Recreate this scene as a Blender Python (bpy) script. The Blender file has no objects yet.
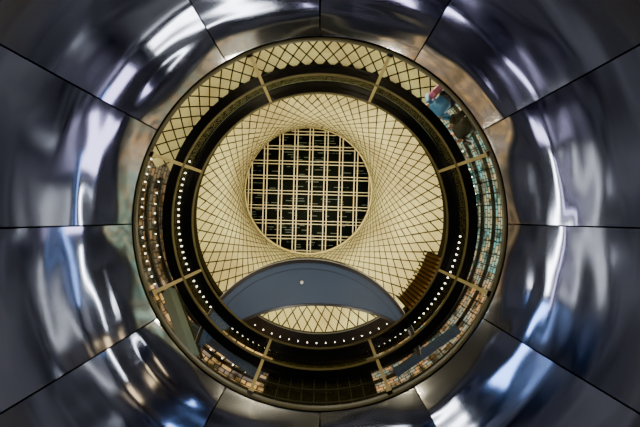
import bpy, bmesh, math, random
from math import sin, cos, pi, radians, atan2, sqrt
from mathutils import Vector, noise
random.seed(4)
CY = 0.17            # vertical axis of the oculus (x=0,y=CY)
S = bpy.context.scene.collection
try:
    bpy.context.scene.view_settings.look = 'AgX - Punchy'
except Exception: pass

# ---------------------------------------------------------------- materials
def mat(name, col, rough=0.5, metal=0.0, emis=None, es=0.0, nscale=None, namp=0.3, bump=0.0, spec=0.5):
    m = bpy.data.materials.new(name); m.use_nodes = True
    nt = m.node_tree; b = nt.nodes['Principled BSDF']
    b.inputs['Base Color'].default_value = (*col, 1)
    b.inputs['Roughness'].default_value = rough
    b.inputs['Metallic'].default_value = metal
    b.inputs['Specular IOR Level'].default_value = spec
    if emis:
        b.inputs['Emission Color'].default_value = (*emis, 1)
        b.inputs['Emission Strength'].default_value = es
    if nscale:
        tc = nt.nodes.new('ShaderNodeTexCoord')
        n = nt.nodes.new('ShaderNodeTexNoise'); n.inputs['Scale'].default_value = nscale
        n.inputs['Detail'].default_value = 4
        nt.links.new(tc.outputs['Object'], n.inputs['Vector'])
        r = nt.nodes.new('ShaderNodeValToRGB')
        r.color_ramp.elements[0].position = 0.3; r.color_ramp.elements[1].position = 0.7
        r.color_ramp.elements[0].color = (*[c*(1-namp) for c in col], 1)
        r.color_ramp.elements[1].color = (*[min(1, c*(1+namp)) for c in col], 1)
        nt.links.new(n.outputs['Fac'], r.inputs['Fac'])
        nt.links.new(r.outputs['Color'], b.inputs['Base Color'])
    return m

def brick_mat(name, c1, c2, mortar, scale=1.0, rough=0.35, es=0.0):
    m = bpy.data.materials.new(name); m.use_nodes = True
    nt = m.node_tree; b = nt.nodes['Principled BSDF']; b.inputs['Roughness'].default_value = rough
    uv = nt.nodes.new('ShaderNodeTexCoord')
    br = nt.nodes.new('ShaderNodeTexBrick'); br.inputs['Scale'].default_value = scale
    br.inputs['Color1'].default_value = (*c1, 1); br.inputs['Color2'].default_value = (*c2, 1)
    br.inputs['Mortar'].default_value = (*mortar, 1); br.inputs['Mortar Size'].default_value = 0.035
    br.inputs['Bias'].default_value = -0.1
    br.inputs['Brick Width'].default_value = 0.55; br.inputs['Row Height'].default_value = 0.3
    nt.links.new(uv.outputs['UV'], br.inputs['Vector'])
    n = nt.nodes.new('ShaderNodeTexNoise'); n.inputs['Scale'].default_value = 1.6
    nt.links.new(uv.outputs['UV'], n.inputs['Vector'])
    mx = nt.nodes.new('ShaderNodeMix'); mx.data_type = 'RGBA'; mx.blend_type = 'MULTIPLY'
    mx.inputs[0].default_value = 0.85
    rp = nt.nodes.new('ShaderNodeValToRGB'); rp.color_ramp.elements[0].position = .38; rp.color_ramp.elements[1].position = .54
    nt.links.new(n.outputs['Fac'], rp.inputs['Fac'])
    nt.links.new(br.outputs['Color'], mx.inputs[6]); nt.links.new(rp.outputs['Color'], mx.inputs[7])
    nt.links.new(mx.outputs[2], b.inputs['Base Color'])
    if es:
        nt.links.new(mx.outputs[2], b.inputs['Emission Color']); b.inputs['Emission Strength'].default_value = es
    return m

def glass_mat(name, tint, refl=0.12):
    m = bpy.data.materials.new(name); m.use_nodes = True
    nt = m.node_tree; nt.nodes.clear()
    o = nt.nodes.new('ShaderNodeOutputMaterial'); t = nt.nodes.new('ShaderNodeBsdfTransparent')
    t.inputs['Color'].default_value = (*tint, 1)
    g = nt.nodes.new('ShaderNodeBsdfGlossy'); g.inputs['Roughness'].default_value = 0.03
    mx = nt.nodes.new('ShaderNodeMixShader')
    lw = nt.nodes.new('ShaderNodeLayerWeight'); lw.inputs['Blend'].default_value = refl
    mu = nt.nodes.new('ShaderNodeMath'); mu.operation = 'MULTIPLY'; mu.inputs[1].default_value = 0.45
    nt.links.new(lw.outputs['Fresnel'], mu.inputs[0]); nt.links.new(mu.outputs[0], mx.inputs[0])
    nt.links.new(t.outputs[0], mx.inputs[1]); nt.links.new(g.outputs[0], mx.inputs[2])
    nt.links.new(mx.outputs[0], o.inputs[0])
    return m

M_steel = mat('stainless_steel', (0.62, 0.625, 0.65), 0.095, 1.0)
M_seam = mat('dark_seam', (0.005, 0.005, 0.006), 0.5)
M_dark = mat('dark_metal', (0.012, 0.012, 0.013), 0.35, 0.0)
M_black = mat('black_paint', (0.004, 0.004, 0.005), 0.6, spec=.2)
M_rail = mat('satin_black_metal', (0.016, 0.015, 0.016), 0.3, 0.5)
M_rail_hi = mat('rail_edge_highlight', (0.10, 0.095, 0.09), 0.3, 1.0)  # edge strips added as thin highlight lines on the rails
M_post = mat('post_steel', (0.42, 0.38, 0.31), 0.3, 1.0)
M_net = mat('gold_aluminium', (0.89, 0.745, 0.41), 0.34, 0.45, nscale=0.2, namp=0.40)
M_cable = mat('cable', (0.03, 0.02, 0.01), 0.5, 0.3)
M_lat = mat('gold_lattice_panel', (0.92, 0.74, 0.38), 0.4, 0.2, nscale=0.6, namp=0.3)
M_beam = mat('skylight_beam', (0.80, 0.70, 0.44), 0.5)
M_hoop = mat('gold_hoop', (0.7, 0.6, 0.3), 0.5)
M_night = mat('night_glass', (0.002, 0.005, 0.005), 0.6, spec=.1)
M_slat = mat('grey_slat', (0.09, 0.12, 0.11), 0.5, 0.0)
M_blue = mat('blue_grey_plaster', (0.021, 0.042, 0.088), 0.55, nscale=0.5, namp=0.15)
M_blueline = mat('plaster_joint', (0.01, 0.016, 0.028), 0.6)
M_edge = mat('pale_edge', (0.25, 0.26, 0.26), 0.4)
M_louv = mat('bronze_louvre', (0.22, 0.12, 0.045), 0.4, 0.4)
M_bulb = mat('warm_bulb', (1, .9, .7), 0.5, emis=(1, .87, .64), es=16)
M_cool = mat('cool_glow_disc', (1, 1, 1), 0.5, emis=(.85, .9, 1), es=25)
M_glass = glass_mat('barrier_glass', (0.90, 0.93, 0.94), 0.08)
M_floor = mat('terrazzo', (0.10, 0.10, 0.11), 0.25, nscale=0.45, namp=0.9)
M_ceil = mat('dark_ceiling', (0.012, 0.012, 0.014), 0.6)
M_wall = mat('concourse_wall', (0.02, 0.02, 0.026), 0.5, nscale=2)
M_teal = brick_mat('teal_glass_tile_glow', (0.13, 0.34, 0.32), (0.46, 0.31, 0.13), (0.01, 0.01, 0.01), 1.5, .3, 2.4)  # tiles emit their own colour to brighten the east wall
M_brown = brick_mat('brown_tile_glow', (0.52, 0.27, 0.10), (0.16, 0.28, 0.26), (0.015, 0.01, 0.01), 1.5, .3, 2.2)  # self-glow in the tile colour stands in for light on this wall
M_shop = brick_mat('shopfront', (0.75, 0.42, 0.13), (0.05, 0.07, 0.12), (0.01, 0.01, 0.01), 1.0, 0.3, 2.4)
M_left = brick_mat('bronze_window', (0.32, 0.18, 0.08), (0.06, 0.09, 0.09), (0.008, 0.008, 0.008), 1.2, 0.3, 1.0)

# ---------------------------------------------------------------- helpers
def empty(name, loc=(0, 0, 0)):
    e = bpy.data.objects.new(name, None); e.location = loc; S.objects.link(e); return e

def mesh(name, vs, fs, m, parent=None, smooth=False, uvs=None):
    me = bpy.data.meshes.new(name); me.from_pydata([tuple(v) for v in vs], [], fs); me.update()
    if m: me.materials.append(m)
    if smooth:
        for p in me.polygons: p.use_smooth = True
    if uvs:
        ul = me.uv_layers.new(name='UVMap')
        for l in me.loops: ul.data[l.index].uv = uvs[l.vertex_index]
    o = bpy.data.objects.new(name, me); S.objects.link(o)
    if parent: o.parent = parent
    return o

def ringsolid(name, r0, r1, z0, z1, m, parent=None, a0=0, a1=360, n=144, cx=0, cy=CY):
    """rectangular-section ring / arc"""
    full = abs(a1-a0) >= 360
    k = n if full else max(4, int(n*abs(a1-a0)/360)) + 1
    vs, fs = [], []
    for i in range(k):
        t = radians(a0 + (a1-a0)*i/(n if full else k-1))
        for r, z in ((r0, z0), (r1, z0), (r1, z1), (r0, z1)):
            vs.append((cx+r*cos(t), cy+r*sin(t), z))
    for i in range(k if full else k-1):
        j = (i+1) % k
        for c in range(4):
            d = (c+1) % 4
            fs.append((i*4+c, j*4+c, j*4+d, i*4+d))
    if not full:
        fs.append((0, 1, 2, 3)); e = (k-1)*4; fs.append((e+3, e+2, e+1, e))
    return mesh(name, vs, fs, m, parent)

class B:
    """accumulates boxes / discs in a single mesh"""
    def __init__(s): s.v = []; s.f = []
    def box(s, c, ax, ay, az, hx, hy, hz):
        c = Vector(c); b = len(s.v)
        for i in (-1, 1):
            for j in (-1, 1):
                for k in (-1, 1):
                    s.v.append(c + Vector(ax)*hx*i + Vector(ay)*hy*j + Vector(az)*hz*k)
        for q in ((0, 1, 3, 2), (4, 6, 7, 5), (0, 4, 5, 1), (2, 3, 7, 6), (0, 2, 6, 4), (1, 5, 7, 3)):
            s.f.append(tuple(b+x for x in q))
    def bar(s, p, q, w, h, up=(0, 0, 1)):
        p, q = Vector(p), Vector(q); d = (q-p); L = d.length; d.normalize()
        x = d.cross(Vector(up)).normalized(); y = x.cross(d).normalized()
        s.box((p+q)/2, d, x, y, L/2, w/2, h/2)
    def disc(s, c, r, n=10, h=0.03):
        b = len(s.v)
        for zz in (0, h):
            for i in range(n):
                t = 2*pi*i/n; s.v.append(Vector((c[0]+r*cos(t), c[1]+r*sin(t), c[2]+zz)))
        s.f.append(tuple(b+i for i in range(n))); s.f.append(tuple(b+n+i for i in reversed(range(n))))
        for i in range(n):
            j = (i+1) % n; s.f.append((b+i, b+j, b+n+j, b+n+i))
    def obj(s, name, m, parent=None): return mesh(name, s.v, s.f, m, parent)

# ---------------------------------------------------------------- oculus funnel (12 steel panels)
def slope(s):
    pts = [(0, 69), (.3, 66), (.6, 61), (1, 54), (1.5, 44), (2.1, 33), (2.8, 22), (3.6, 12), (4.2, 9)]
    for (a, x), (b, y) in zip(pts, pts[1:]):
        if s <= b: return x+(y-x)*(s-a)/(b-a)
    return pts[-1][1]
NS = 110; prof = [(3.0, 4.56, 0.0)]
LS = 3.9
for i in range(NS):
    r, z, s = prof[-1]; ds = LS/NS; a = radians(slope(s+ds/2))
    prof.append((r+ds*cos(a), z-ds*sin(a), s+ds))
FUN_R, FUN_Z = prof[-1][0], prof[-1][1]
print('funnel edge', FUN_R, FUN_Z, 284*FUN_R/FUN_Z)
fun = empty('oculus_funnel')
NA = 50
for k in range(12):
    vs, fs = [], []
    rnd = random.Random(k*7+1); ox = rnd.uniform(0, 60); tilt = rnd.uniform(-.03, .03); bul = rnd.uniform(.02, .05)
    ta = rnd.uniform(-.035, .035)
    for i, (r, z, s) in enumerate(prof):
        a = radians(slope(s)); nrm = (-sin(a), -cos(a))   # inward, down
        for j in range(NA+1):
            u = j/NA; gap = 0.010/r
            t = radians(k*30) + gap + (radians(30)-2*gap)*u
            w = u-0.5
            fade = min(1, s*2)
            d = bul*(w*w*4-1)*fade + tilt*w*fade + ta*s*.5
            q = Vector((ox+w*1.25, s*2.3+w*.5*((k % 3)-1), k*3.1))
            d += (0.020*noise.noise(q) + 0.0045*noise.noise(Vector((q.x*1.8, q.y*2.6, q.z+5))))*fade
            rr = r + nrm[0]*d; zz = z+nrm[1]*d
            vs.append((rr*cos(t), CY+rr*sin(t), zz))
    W = NA+1
    for i in range(NS):
        for j in range(NA):
            fs.append((i*W+j, i*W+j+1, (i+1)*W+j+1, (i+1)*W+j))
    o = mesh('steel_panel_%d' % (k+1), vs, fs, M_steel, fun, True)
vs, fs = [], []
n = 120
for i, (r, z, s) in enumerate(prof):
    for j in range(n):
        t = 2*pi*j/n; vs.append(((r+.10)*cos(t), CY+(r+.10)*sin(t), z+.12))
for i in range(len(prof)-1):
    for j in range(n): fs.append((i*n+j, i*n+(j+1) % n, (i+1)*n+(j+1) % n, (i+1)*n+j))
mesh('backing', vs, fs, M_seam, fun, True)
ringsolid('rim_bead', 2.985, 3.05, 4.54, 4.60, M_dark, fun)
ringsolid('collar', 3.12, 3.22, 4.60, 4.719, M_dark, fun)

# ---------------------------------------------------------------- street level floor & barrier
ringsolid('floor_street_level', 3.08, 9.4, 4.72, 4.80, M_floor)
bar = empty('glass_barrier')
ringsolid('glass_lower', 3.10, 3.12, 4.81, 5.70, M_glass, bar)
ringsolid('glass_upper', 3.10, 3.12, 5.76, 6.60, M_glass, bar)
ringsolid('hand_rail', 2.98, 3.17, 5.70, 5.76, M_rail, bar)
ringsolid('hand_rail_highlight', 2.975, 2.99, 5.69, 5.77, M_rail_hi, bar)
ringsolid('top_rail', 2.99, 3.22, 6.60, 6.68, M_rail, bar)
ringsolid('top_rail_highlight', 2.98, 2.995, 6.59, 6.69, M_rail_hi, bar)
b = B()
for k in range(8):
    t = radians(22.5+45*k); e = Vector((cos(t), sin(t), 0)); tg = Vector((-sin(t), cos(t), 0))
    c = Vector((0, CY, 0))+e*3.02
    b.box(c+Vector((0, 0, 5.64)), e, tg, (0, 0, 1), .04, .030, .96)
    b.box(c+Vector((0, 0, 4.72))+e*.04, e, tg, (0, 0, 1), .07, .05, .02)
b.obj('posts', M_post, bar)

# ---------------------------------------------------------------- atrium drum walls
R = 8.0; Z0 = 4.8; Z1 = 17.44
def drum(name, a0, a1, m, r=R+.15, z0=Z0, z1=Z1):
    k = max(3, int((a1-a0)/2)); vs, fs, uv = [], [], []
    for i in range(k+1):
        t = radians(a0+(a1-a0)*i/k)
        for z in (z0, z1):
            vs.append((r*cos(t), CY+r*sin(t), z)); uv.append((t*r, z))
    for i in range(k): fs.append((2*i, 2*i+1, 2*i+3, 2*i+2))
    return mesh(name, vs, fs, m, None, False, uv)
drum('wall_north', 200, 312, M_black)
drum('wall_east', -48, 18, M_teal)
drum('wall_southeast', 18, 72, M_brown)
drum('wall_south', 72, 108, M_black)
drum('wall_southwest', 108, 158, M_shop)
drum('wall_west', 158, 200, M_left)

def inset(q, f):
    c = sum(q, Vector())/4
    return [c+(p-c)*f for p in q]
lat = empty('net_reflection_lattice')  # built panels stand in for the net reflected in the barrier glass
vs, fs = [], []
N = 76; dz = 0.62
def P(i, j):
    t = (i+(.5 if j % 2 else 0))*2*pi/N; z = 10.2+dz*j
    return Vector((R*cos(t), CY+R*sin(t), z))
for j in range(1, 8):
    for i in range(N):
        a = (i + (.5 if j % 2 else 0))*360/N
        if not (196 < a < 311): continue
        p0 = P(i, j); p1 = P(i+1, j)
        up = P(i+1 if j % 2 else i, j+1); dn = P(i+1 if j % 2 else i, j-1)
        q = inset([p0, dn, p1, up], .86)
        bs = len(vs); vs += q; fs.append((bs, bs+1, bs+2, bs+3))
mesh('panels', vs, fs, M_lat, lat)

fac = empty('facade_mullions')
b = B()
for a in [x*4.0 for x in range(-12, 49)]:
    t = radians(a); e = Vector((cos(t), sin(t), 0)); tg = Vector((-sin(t), cos(t), 0))
    b.box(Vector((0, CY, 11.2))+e*(R+.08), e, tg, (0, 0, 1), .04, .025, 6.0)
b.obj('mullions', M_dark, fac)
for i, z in enumerate((12.2, 13.1, 14.0)):
    ringsolid('transom_%d' % i, R-.02, R+.12, z, z+.08, M_dark, fac, -48, 194)
b = B()
for a0, a1, z, st in ((158, 200, 12.5, 2.9), (166, 196, 13.5, 3.6), (-35, 0, 14.2, 3.4), (112, 150, 13.0, 4.1)):
    a = a0
    while a < a1:
        t = radians(a); b.disc((7.86*cos(t), CY+7.86*sin(t), z), .026); a += st*random.uniform(.8, 1.2)
b.obj('facade_lights', M_bulb, fac)

bal = empty('balcony_ring')
ringsolid('soffit', 6.62, 7.85, 14.95, 15.25, M_black, bal)
ringsolid('soffit_step', 6.62, 6.74, 14.80, 14.95, M_black, bal)
ringsolid('soffit_groove', 7.16, 7.18, 14.92, 14.95, M_slat, bal)
b = B()
a = 8
while a < 205:
    t = radians(a); b.disc((7.44*cos(t), CY+7.44*sin(t), 14.90), .034, 12, .05); a += 2.5
b.obj('downlights', M_bulb, bal)

ringsolid('curved_walkway', 5.35, 6.0, 13.0, 13.25, M_dark, None, 50, 130)
wl = empty('walkway_lighting')
ringsolid('edge_strip', 5.325, 5.345, 12.98, 13.02, M_edge, wl, 52, 128)
b = B(); a = 58
while a < 124:
    t = radians(a); b.disc((5.75*cos(t), CY+5.75*sin(t), 12.955), .018, 10, .03); a += 4.2
b.obj('lamps', M_bulb, wl)
lv = empty('louvre_screen')
for i in range(12):
    ringsolid('slat_%d' % i, 5.45, 5.60, 12.3+.13*i, 12.33+.13*i, M_louv, lv, 18, 46)
ringsolid('backing', 5.7, 5.76, 12.2, 14.0, M_black, lv, 18, 46)
b = B()
for a in range(18, 47, 2):
    t = radians(a); e = Vector((cos(t), sin(t), 0)); tg = Vector((-sin(t), cos(t), 0))
    b.box(Vector((0, CY, 13.1))+e*5.53, e, tg, (0, 0, 1), .14, .035, .9)
b.obj('uprights', M_black, lv)

def arcpts(c, r, a0, a1, n): return [(c[0]+r*cos(radians(a0+(a1-a0)*i/n)), c[1]+r*sin(radians(a0+(a1-a0)*i/n))) for i in range(n+1)]
mz = empty('mezzanine_slab')
C1 = (-.52, 6.25); R1 = 4.40; C2 = (-.12, 10.45); R2 = 6.92
up = arcpts(C1, R1, 190, 350, 60)
vs, fs = [], []
Zs = 11.0
K = len(up)
for (x, y) in up:
    dx = x-C2[0]; yl = C2[1]-sqrt(max(.0, R2*R2-dx*dx)); yl = max(yl, y+.02)
    for z in (Zs, Zs+.5):
        vs.append((x, y, z)); vs.append((x, yl, z))
for i in range(K-1):
    a, c = i*4, (i+1)*4
    fs += [(a, c, c+1, a+1), (a+2, a+3, c+3, c+2), (a, a+2, c+2, c), (a+1, c+1, c+3, a+3)]
fs += [(0, 1, 3, 2), ((K-1)*4, (K-1)*4+2, (K-1)*4+3, (K-1)*4+1)]
mesh('slab', vs, fs, M_blue, mz)
def arcband(name, off0, off1, z0, z1, m, C=C1, Rr=R1, a0=190, a1=350):
    ringsolid(name, Rr+off0, Rr+off1, z0, z1, m, mz, a0, a1, 160, C[0], C[1])
arcband('edge_trim', -.05, .08, Zs-.03, Zs+.55, M_dark)
arcband('edge_highlight', .08, .10, Zs-.03, Zs+.05, M_edge)  # pale strip painted as the lit line along the slab edge
arcband('joint', -.30, -.28, Zs-.01, Zs+.02, M_blueline, a0=200, a1=340)
arcband('lower_trim', -.04, .06, Zs-.03, Zs+.55, M_dark, C2, R2, 243, 297)
b = B(); b.disc((-.70, 2.66, Zs-.06), .06, 16, .06); b.obj('smoke_detector', mat('white_plastic', (.6, .6, .6)), mz)

es = empty('escalator')
b = B()
b.bar((-4.6, 5.2, 10.2), (-6.6, 3.4, 12.4), .4, .35)
b.obj('truss', M_slat, es)
b = B()
b.bar((-4.4, 5.4, 10.6), (-6.4, 3.6, 12.8), .08, .08); b.bar((-4.8, 5.0, 10.6), (-6.8, 3.2, 12.8), .08, .08)
b.obj('hand_rails', M_dark, es)
fb = empty('floor_bridge')
b = B(); b.bar((-5.9, 4.6, 12.2), (-2.6, 7.0, 12.2), .3, .2); b.bar((3.2, 6.8, 12.1), (5.9, 4.9, 12.1), .3, .2)
b.obj('beams', M_blue, fb)

# ---------------------------------------------------------------- reflector net
net = empty('reflector_net')
NN = 68; DEL = radians(58)
rA, zA, cA = 8.10, 17.65, Vector((0, CY, 0)); rB, zB, cB = 6.75, 30.0, Vector((-1.25, -2.45, 0))
def netpt(ang, t):
    x = (1-t)*rA + t*rB*cos(DEL); y = t*rB*sin(DEL)
    rho = sqrt(x*x+y*y)
    c = cA.lerp(cB, t)
    return Vector((c.x+rho*cos(ang), c.y+rho*sin(ang), zA+(zB-zA)*t))
def phi(t): return atan2(t*rB*sin(DEL), (1-t)*rA+t*rB*cos(DEL))
rows = []; j = 0
while j*pi/NN <= DEL:
    lo, hi = 0, 1
    for _ in range(40):
        mid = (lo+hi)/2
        if phi(mid) < j*pi/NN: lo = mid
        else: hi = mid
    rows.append(lo); j += 1
rows.append(1.0)
def NP(i, j): return netpt((i+(.5 if j % 2 else 0))*2*pi/NN, rows[j])
vs, fs = [], []
NR = len(rows)
for j in range(0, NR):
    for i in range(NN):
        p0, p1 = NP(i, j), NP(i+1, j); k = i+1 if j % 2 else i
        q = [p0]
        if j > 0: q.append(NP(k, j-1))
        q.append(p1)
        if j < NR-1: q.append(NP(k, j+1))
        if len(q) < 3: continue
        c = sum(q, Vector())/len(q); q = [c+(p-c)*.87 for p in q]
        nv = (q[1]-q[0]).cross(q[2]-q[0]).normalized()
        tw = random.uniform(-.08, .08)
        q[0] = q[0]+nv*tw*.5; q[2] = q[2]-nv*tw*.5
        bs = len(vs); vs += q; fs.append(tuple(range(bs, bs+len(q))))
mesh('panels', vs, fs, M_net, net)
vs, fs = [], []
for j in range(13):
    for i in range(72):
        p = netpt(i*2*pi/72, j/12); c = cA.lerp(cB, j/12); d = Vector((p.x-c.x, p.y-c.y, 0)).normalized()
        vs.append(p+d*.45+Vector((0, 0, .1)))
for j in range(12):
    for i in range(72): fs.append((j*72+i, j*72+(i+1) % 72, (j+1)*72+(i+1) % 72, (j+1)*72+i))
mesh('dark_net_backing', vs, fs, M_black, net)  # dark sheet added so the gaps between net panels read as shade
cu = bpy.data.curves.new('cables', 'CURVE'); cu.dimensions = '3D'; cu.bevel_depth = .024; cu.bevel_resolution = 1
for i in range(NN):
    for sgn in (1, -1):
        sp = cu.splines.new('POLY'); pts = []
        for j in range(NR):
            a = i*2*pi/NN + sgn*j*pi/NN; pts.append(netpt(a, rows[j]))
        sp.points.add(len(pts)-1)
        for p, q in zip(sp.points, pts): p.co = (*q, 1)
co = bpy.data.objects.new('cables', cu); S.objects.link(co); co.parent = net; cu.materials.append(M_cable)
ringsolid('top_hoop', rB-.10, rB+.2, zB-.05, zB+.3, M_hoop, net, cx=cB.x, cy=cB.y)
ringsolid('base_hoop', rA-.1, rA+.2, zA-.2, zA, M_dark, net)

# ---------------------------------------------------------------- skylight
sk = empty('skylight')
ringsolid('kerb', rB+.1, rB+.6, zB+.3, zB+2.5, M_black, sk, cx=cB.x, cy=cB.y)
vs = [(cB.x+(rB+.6)*cos(2*pi*i/64), cB.y+(rB+.6)*sin(2*pi*i/64), zB+2.5) for i in range(64)]
mesh('glass', vs, [tuple(range(64))], M_night, sk)
b = B(); b2 = B(); tl = radians(1.5)
ux = Vector((cos(tl), sin(tl), 0)); uy = Vector((-sin(tl), cos(tl), 0)); cc = Vector((cB.x, cB.y, 0))
sp = 1.62
for k in range(-4, 5):
    for off in (-.17, .17):
        o = k*sp+off*1.0 + .2
        if abs(o) >= rB: continue
        h = sqrt(rB*rB-o*o)
        b.bar(cc+ux*o-uy*h+Vector((0, 0, zB+.6)), cc+ux*o+uy*h+Vector((0, 0, zB+.6)), .08, .12)
        b.bar(cc+uy*o-ux*h+Vector((0, 0, zB+.9)), cc+uy*o+ux*h+Vector((0, 0, zB+.9)), .05, .10)
b.obj('beams', M_beam, sk)
for k in range(190):
    y = round(random.uniform(-rB, rB)/.27)*.27; h = sqrt(max(0, rB*rB-y*y)); x = random.uniform(-h, h); L = random.uniform(.2, .55)
    b2.box(cc+ux*x+uy*y+Vector((0, 0, zB+1.6)), ux, uy, (0, 0, 1), L, .03, .02)
b2.obj('prismatic_blades', M_slat, sk)

# ---------------------------------------------------------------- people
def skin(name, chains, m, parent, root=0, sub=2):
    vs, es, rs = [], [], []
    idx = {}
    for ci, (start, pts) in enumerate(chains):
        prev = None
        if start is not None: prev = idx[start]
        for pi_, (p, r) in enumerate(pts):
            vs.append(p); rs.append(r); idx[(ci, pi_)] = len(vs)-1
            if prev is not None: es.append((prev, len(vs)-1))
            prev = len(vs)-1
    me = bpy.data.meshes.new(name); me.from_pydata(vs, es, []); me.update()
    me.materials.append(m)
    o = bpy.data.objects.new(name, me); S.objects.link(o); o.parent = parent
    md = o.modifiers.new('Skin', 'SKIN'); md.use_smooth_shade = True
    for i, sv in enumerate(me.skin_vertices[0].data):
        r = rs[i]; sv.radius = r if isinstance(r, tuple) else (r, r); sv.use_root = (i == 0)
    o.modifiers.new('Sub', 'SUBSURF').levels = sub; o.modifiers['Sub'].render_levels = sub
    return o

def person(ang, coat, trousers, hairc, bagc, rfoot=3.62):
    t = radians(ang); e = Vector((cos(t), sin(t), 0)); g = Vector((-sin(t), cos(t), 0)); base = Vector((0, CY, 4.80))
    def W(f, l, z): return base + e*(rfoot-f) + g*l + Vector((0, 0, z*1.04))
    p = empty('person')
    skinm = mat('skin', (.62, .38, .27), .5)
    skin('trousers', [(None, [(W(-.02, 0, .93), (.15, .12)), ]),
        ((0, 0), [(W(-.02, .09, .86), .095), (W(.0, .10, .50), .068), (W(-.03, .11, .10), .05)]),
        ((0, 0), [(W(-.02, -.09, .86), .095), (W(.03, -.11, .50), .068), (W(.02, -.13, .10), .05)])], trousers, p)
    for s in (1, -1):
        skin('shoe', [(None, [(W(-.06, .12*s, .05), .045), (W(.06, .125*s, .045), .05), (W(.16, .13*s, .04), .035)])], M_black, p, sub=1)
    tor = [(W(-.02, 0, .90), (.175, .13)), (W(.0, 0, 1.08), (.17, .125)), (W(.06, 0, 1.27), (.20, .135)), (W(.11, 0, 1.40), (.17, .115)), (W(.14, 0, 1.46), (.08, .075))]
    ch = [(None, tor)]
    for s in (1, -1):
        ch.append(((0, 3), [(W(.12, .20*s, 1.39), .075), (W(.16, .35*s, 1.16), .062), (W(.37, .20*s, 1.00), .045), ]))
    skin('jacket', ch, coat, p)
    for s in (1, -1):
        hc = [(None, [(W(.36, .20*s, 1.00), .028), (W(.42, .175*s, .995), (.04, .018)), (W(.46, .165*s, .99), (.04, .016))])]
        for k in range(4):
            ll = .165*s + (k-1.5)*.021
            fl = (.045, .055, .05, .038)[k]
            hc.append(((0, 2), [(W(.47, ll, .99), .0095), (W(.47+fl*.6, ll, .98), .009), (W(.475+fl*.8, ll, .955), .0085)]))
        hc.append(((0, 1), [(W(.43, (.175-.045)*s, .985), .011), (W(.465, (.175-.06)*s, .97), .01)]))
        skin('hand', hc, skinm, p, sub=1)
    skin('head', [(None, [(W(.14, 0, 1.44), .052), (W(.17, 0, 1.53), .055), (W(.20, 0, 1.585), (.075, .085)), (W(.20, 0, 1.66), (.08, .095)), (W(.19, 0, 1.715), (.06, .07))]),
        ((0, 2), [(W(.285, 0, 1.575), .022)]), ((0, 3), [(W(.305, 0, 1.625), .016)])], skinm, p)
    b = B()
    for s in (1, -1):
        b.box(W(.288, .032*s, 1.655), e, g, (0, 0, 1), .008, .012, .007)
    b.obj('eyes', M_black, p)
    b = B(); b.box(W(.292, 0, 1.595), e, g, (0, 0, 1), .006, .024, .005); b.obj('mouth', mat('lips', (.45, .15, .13)), p)
    for s in (1, -1):
        skin('ear', [(None, [(W(.19, .082*s, 1.62), .014), (W(.185, .088*s, 1.655), .018)])], skinm, p, sub=1)
    skin('hair', [(None, [(W(.11, 0, 1.56), (.07, .05)), (W(.12, 0, 1.66), (.088, .07)), (W(.17, 0, 1.735), (.085, .08)), (W(.24, 0, 1.74), (.06, .04))])], mat('hair', hairc, .6), p)
    b = B(); b.box(W(.06, -.27, 1.0), e, g, (0, 0, 1), .15, .07, .16); o = b.obj('shoulder_bag', bagc, p)
    md = o.modifiers.new('bev', 'BEVEL'); md.width = .03; md.segments = 3
    b = B(); b.bar(W(.04, -.24, 1.1), W(.16, -.08, 1.46), .03, .015); b.obj('bag_strap', bagc, p)
    return p
person(-44, mat('blue_jacket', (.05, .20, .38), .7), mat('navy_trousers', (.02, .03, .06), .8), (.03, .02, .015), mat('pink_bag', (.45, .10, .20), .6), 3.66)
person(-33, mat('charcoal_coat', (.02, .02, .022), .7), mat('grey_trousers', (.03, .028, .028), .8), (.02, .015, .01), mat('black_bag', (.015, .015, .015), .6), 3.74)

# ---------------------------------------------------------------- lower concourse
H = 12.0; FZ = -1.6
mesh('floor', [(-H, -H, FZ), (H, -H, FZ), (H, H, FZ), (-H, H, FZ)], [(0, 1, 2, 3)], M_floor)
vs, fs = [], []; n = 96
CZ = FUN_Z+.02
for i in range(n):
    t = 2*pi*i/n; c, s_ = cos(t), sin(t); m_ = max(abs(c), abs(s_))
    vs.append(((FUN_R+.12)*c, CY+(FUN_R+.12)*s_, CZ)); vs.append((H*c/m_, H*s_/m_, CZ))
for i in range(n):
    j = (i+1) % n; fs.append((2*i, 2*i+1, 2*j+1, 2*j))
mesh('ceiling', vs, fs, M_ceil)
for nm, q in (('wall_concourse_east', [(H, -H), (H, H)]), ('wall_concourse_west', [(-H, -H), (-H, H)]),
              ('wall_concourse_north', [(-H, -H), (H, -H)]), ('wall_concourse_south', [(-H, H), (H, H)])):
    (x0, y0), (x1, y1) = q
    mesh(nm, [(x0, y0, FZ), (x1, y1, FZ), (x1, y1, CZ), (x0, y0, CZ)], [(0, 1, 2, 3)], M_wall)

def glow_panel(x, y, w, h, z, col, st):
    """added glowing panel on the concourse wall, split into several lit columns"""
    e = Vector((1 if x > 0 else -1, 0, 0)) if abs(x) > H-.5 else Vector((0, 1 if y > 0 else -1, 0))
    g = Vector((-e.y, e.x, 0)); p = empty('added_glow_panel')
    m = mat('glow_panel_emission', (0.02, .02, .02), .3, emis=col, es=st)
    b = B(); kk = max(1, int(w/3))
    for i in range(kk):
        cx = (i+.5)/kk*w - w/2
        b.box(Vector((x, y, z))+g*cx, e, g, (0, 0, 1), .03, w/kk/2-.05, h/2)
    b.obj('panels', m, p)
    b = B(); b.box(Vector((x, y, z))+e*.06, e, g, (0, 0, 1), .03, w/2+.08, h/2+.08); b.obj('frame', M_black, p)
LAV = (.66, .62, 1.0); BLU = (.24, .42, 1.0); WHT = (.86, .90, 1.0); WRM = (1, .75, .42)
q = H-.14  # unseen glow panels put in for the streaks reflected in the steel
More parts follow.
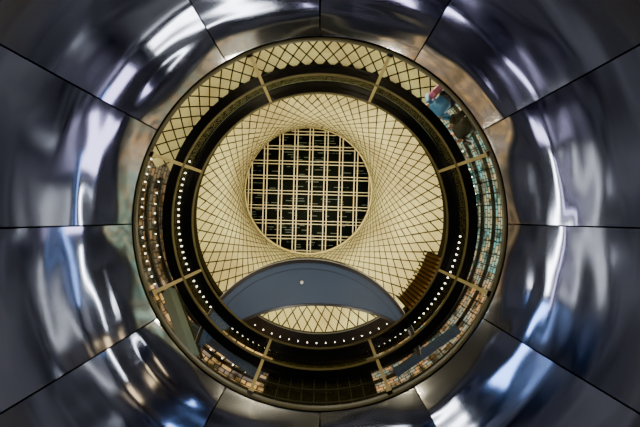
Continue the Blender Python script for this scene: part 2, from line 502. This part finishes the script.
glow_panel(q, -2.5, 9, .8, 1.1, WHT, 28); glow_panel(q, 6, 5, 1.8, .3, LAV, 9); glow_panel(q, -9.5, 3, 1.4, .3, WRM, 5)
glow_panel(-q, 1.0, 9, 1.0, .9, WHT, 28); glow_panel(-q, -7, 5, 1.8, .3, BLU, 15); glow_panel(-q, 8.5, 4, 1.4, .2, LAV, 9)
glow_panel(-4.5, -q, 8, 1.0, .9, WHT, 28); glow_panel(4.5, -q, 5, 1.2, .6, BLU, 18)
glow_panel(6, q, 8, 1.2, .7, WHT, 20); glow_panel(-3.5, q, 7, .9, .7, LAV, 14)
glow_panel(q, 1, 8, .35, -.9, BLU, 8); glow_panel(-q, 0, 10, .35, -.9, LAV, 8)

dl = empty('added_glow_ring')  # unseen glowing discs added as a ring of light for the steel
b = B()
for k in range(10):
    t = radians(36*k+10); x, y = 8*cos(t), CY+8*sin(t)
    b.disc((x, y, FUN_Z-.04), .12, 16, .03)
b.obj('glow_discs', M_cool, dl)

def lamp(kind, name, loc, energy, col, target=None, **kw):
    l = bpy.data.lights.new(name, kind); l.energy = energy; l.color = col
    for a, v in kw.items(): setattr(l, a, v)
    o = bpy.data.objects.new(name, l); S.objects.link(o); o.location = loc
    if target is not None: o.rotation_euler = (Vector(target)-Vector(loc)).to_track_quat('-Z', 'Y').to_euler()
    return o
for k in range(5):
    t = radians(72*k+28)
    lamp('SPOT', 'floor_fill_spot', (8*cos(t), CY+8*sin(t), FUN_Z-.1), 380, (.76, .82, 1), (2.2*cos(t), CY+2.2*sin(t), FZ), spot_size=radians(32), spot_blend=.7, shadow_soft_size=.12)  # added spots brighten the floor that the steel reflects
for k in range(8):
    t = radians(45*k+10); a = t
    u = 1.6 if 80 < 45*k+10 < 250 else .9
    lamp('SPOT', 'net_fill_spot', (7.2*cos(t), CY+7.2*sin(t), 15.7), 4500*u, (1, .88, .62), (-3.5*cos(a)+cB.x*.5, -3.5*sin(a)+cB.y*.5, 24), spot_size=radians(110), spot_blend=1, shadow_soft_size=.25)  # added spots, hidden above the soffit, to brighten the net
for k in range(8):
    t = radians(45*k+20); north = 200 < (45*k+20) % 360 < 320
    lamp('POINT', 'atrium_fill_point', (5.2*cos(t), CY+5.2*sin(t), 6.6), 2000 if north else 480, (1, .84, .55) if north else (1, .88, .7), shadow_soft_size=.2)  # added points hidden behind the funnel to brighten the drum walls
lamp('SPOT', 'mezzanine_fill_spot', (0, 6.0, 6.2), 120, (.6, .78, 1), (-.3, 3.2, 11), spot_size=radians(80), spot_blend=1, shadow_soft_size=.3)  # unseen cool spot added to light the slab from below

w = bpy.data.worlds.new('night'); bpy.context.scene.world = w; w.use_nodes = True
w.node_tree.nodes['Background'].inputs[0].default_value = (.02, .03, .06, 1); w.node_tree.nodes['Background'].inputs[1].default_value = .3

cam = bpy.data.cameras.new('camera'); cam.sensor_width = 36; cam.lens = 284/640*36; cam.clip_end = 200
c = bpy.data.objects.new('camera', cam); S.objects.link(c); c.location = (0, 0, 0); c.rotation_euler = (pi, 0, 0)
bpy.context.scene.camera = c
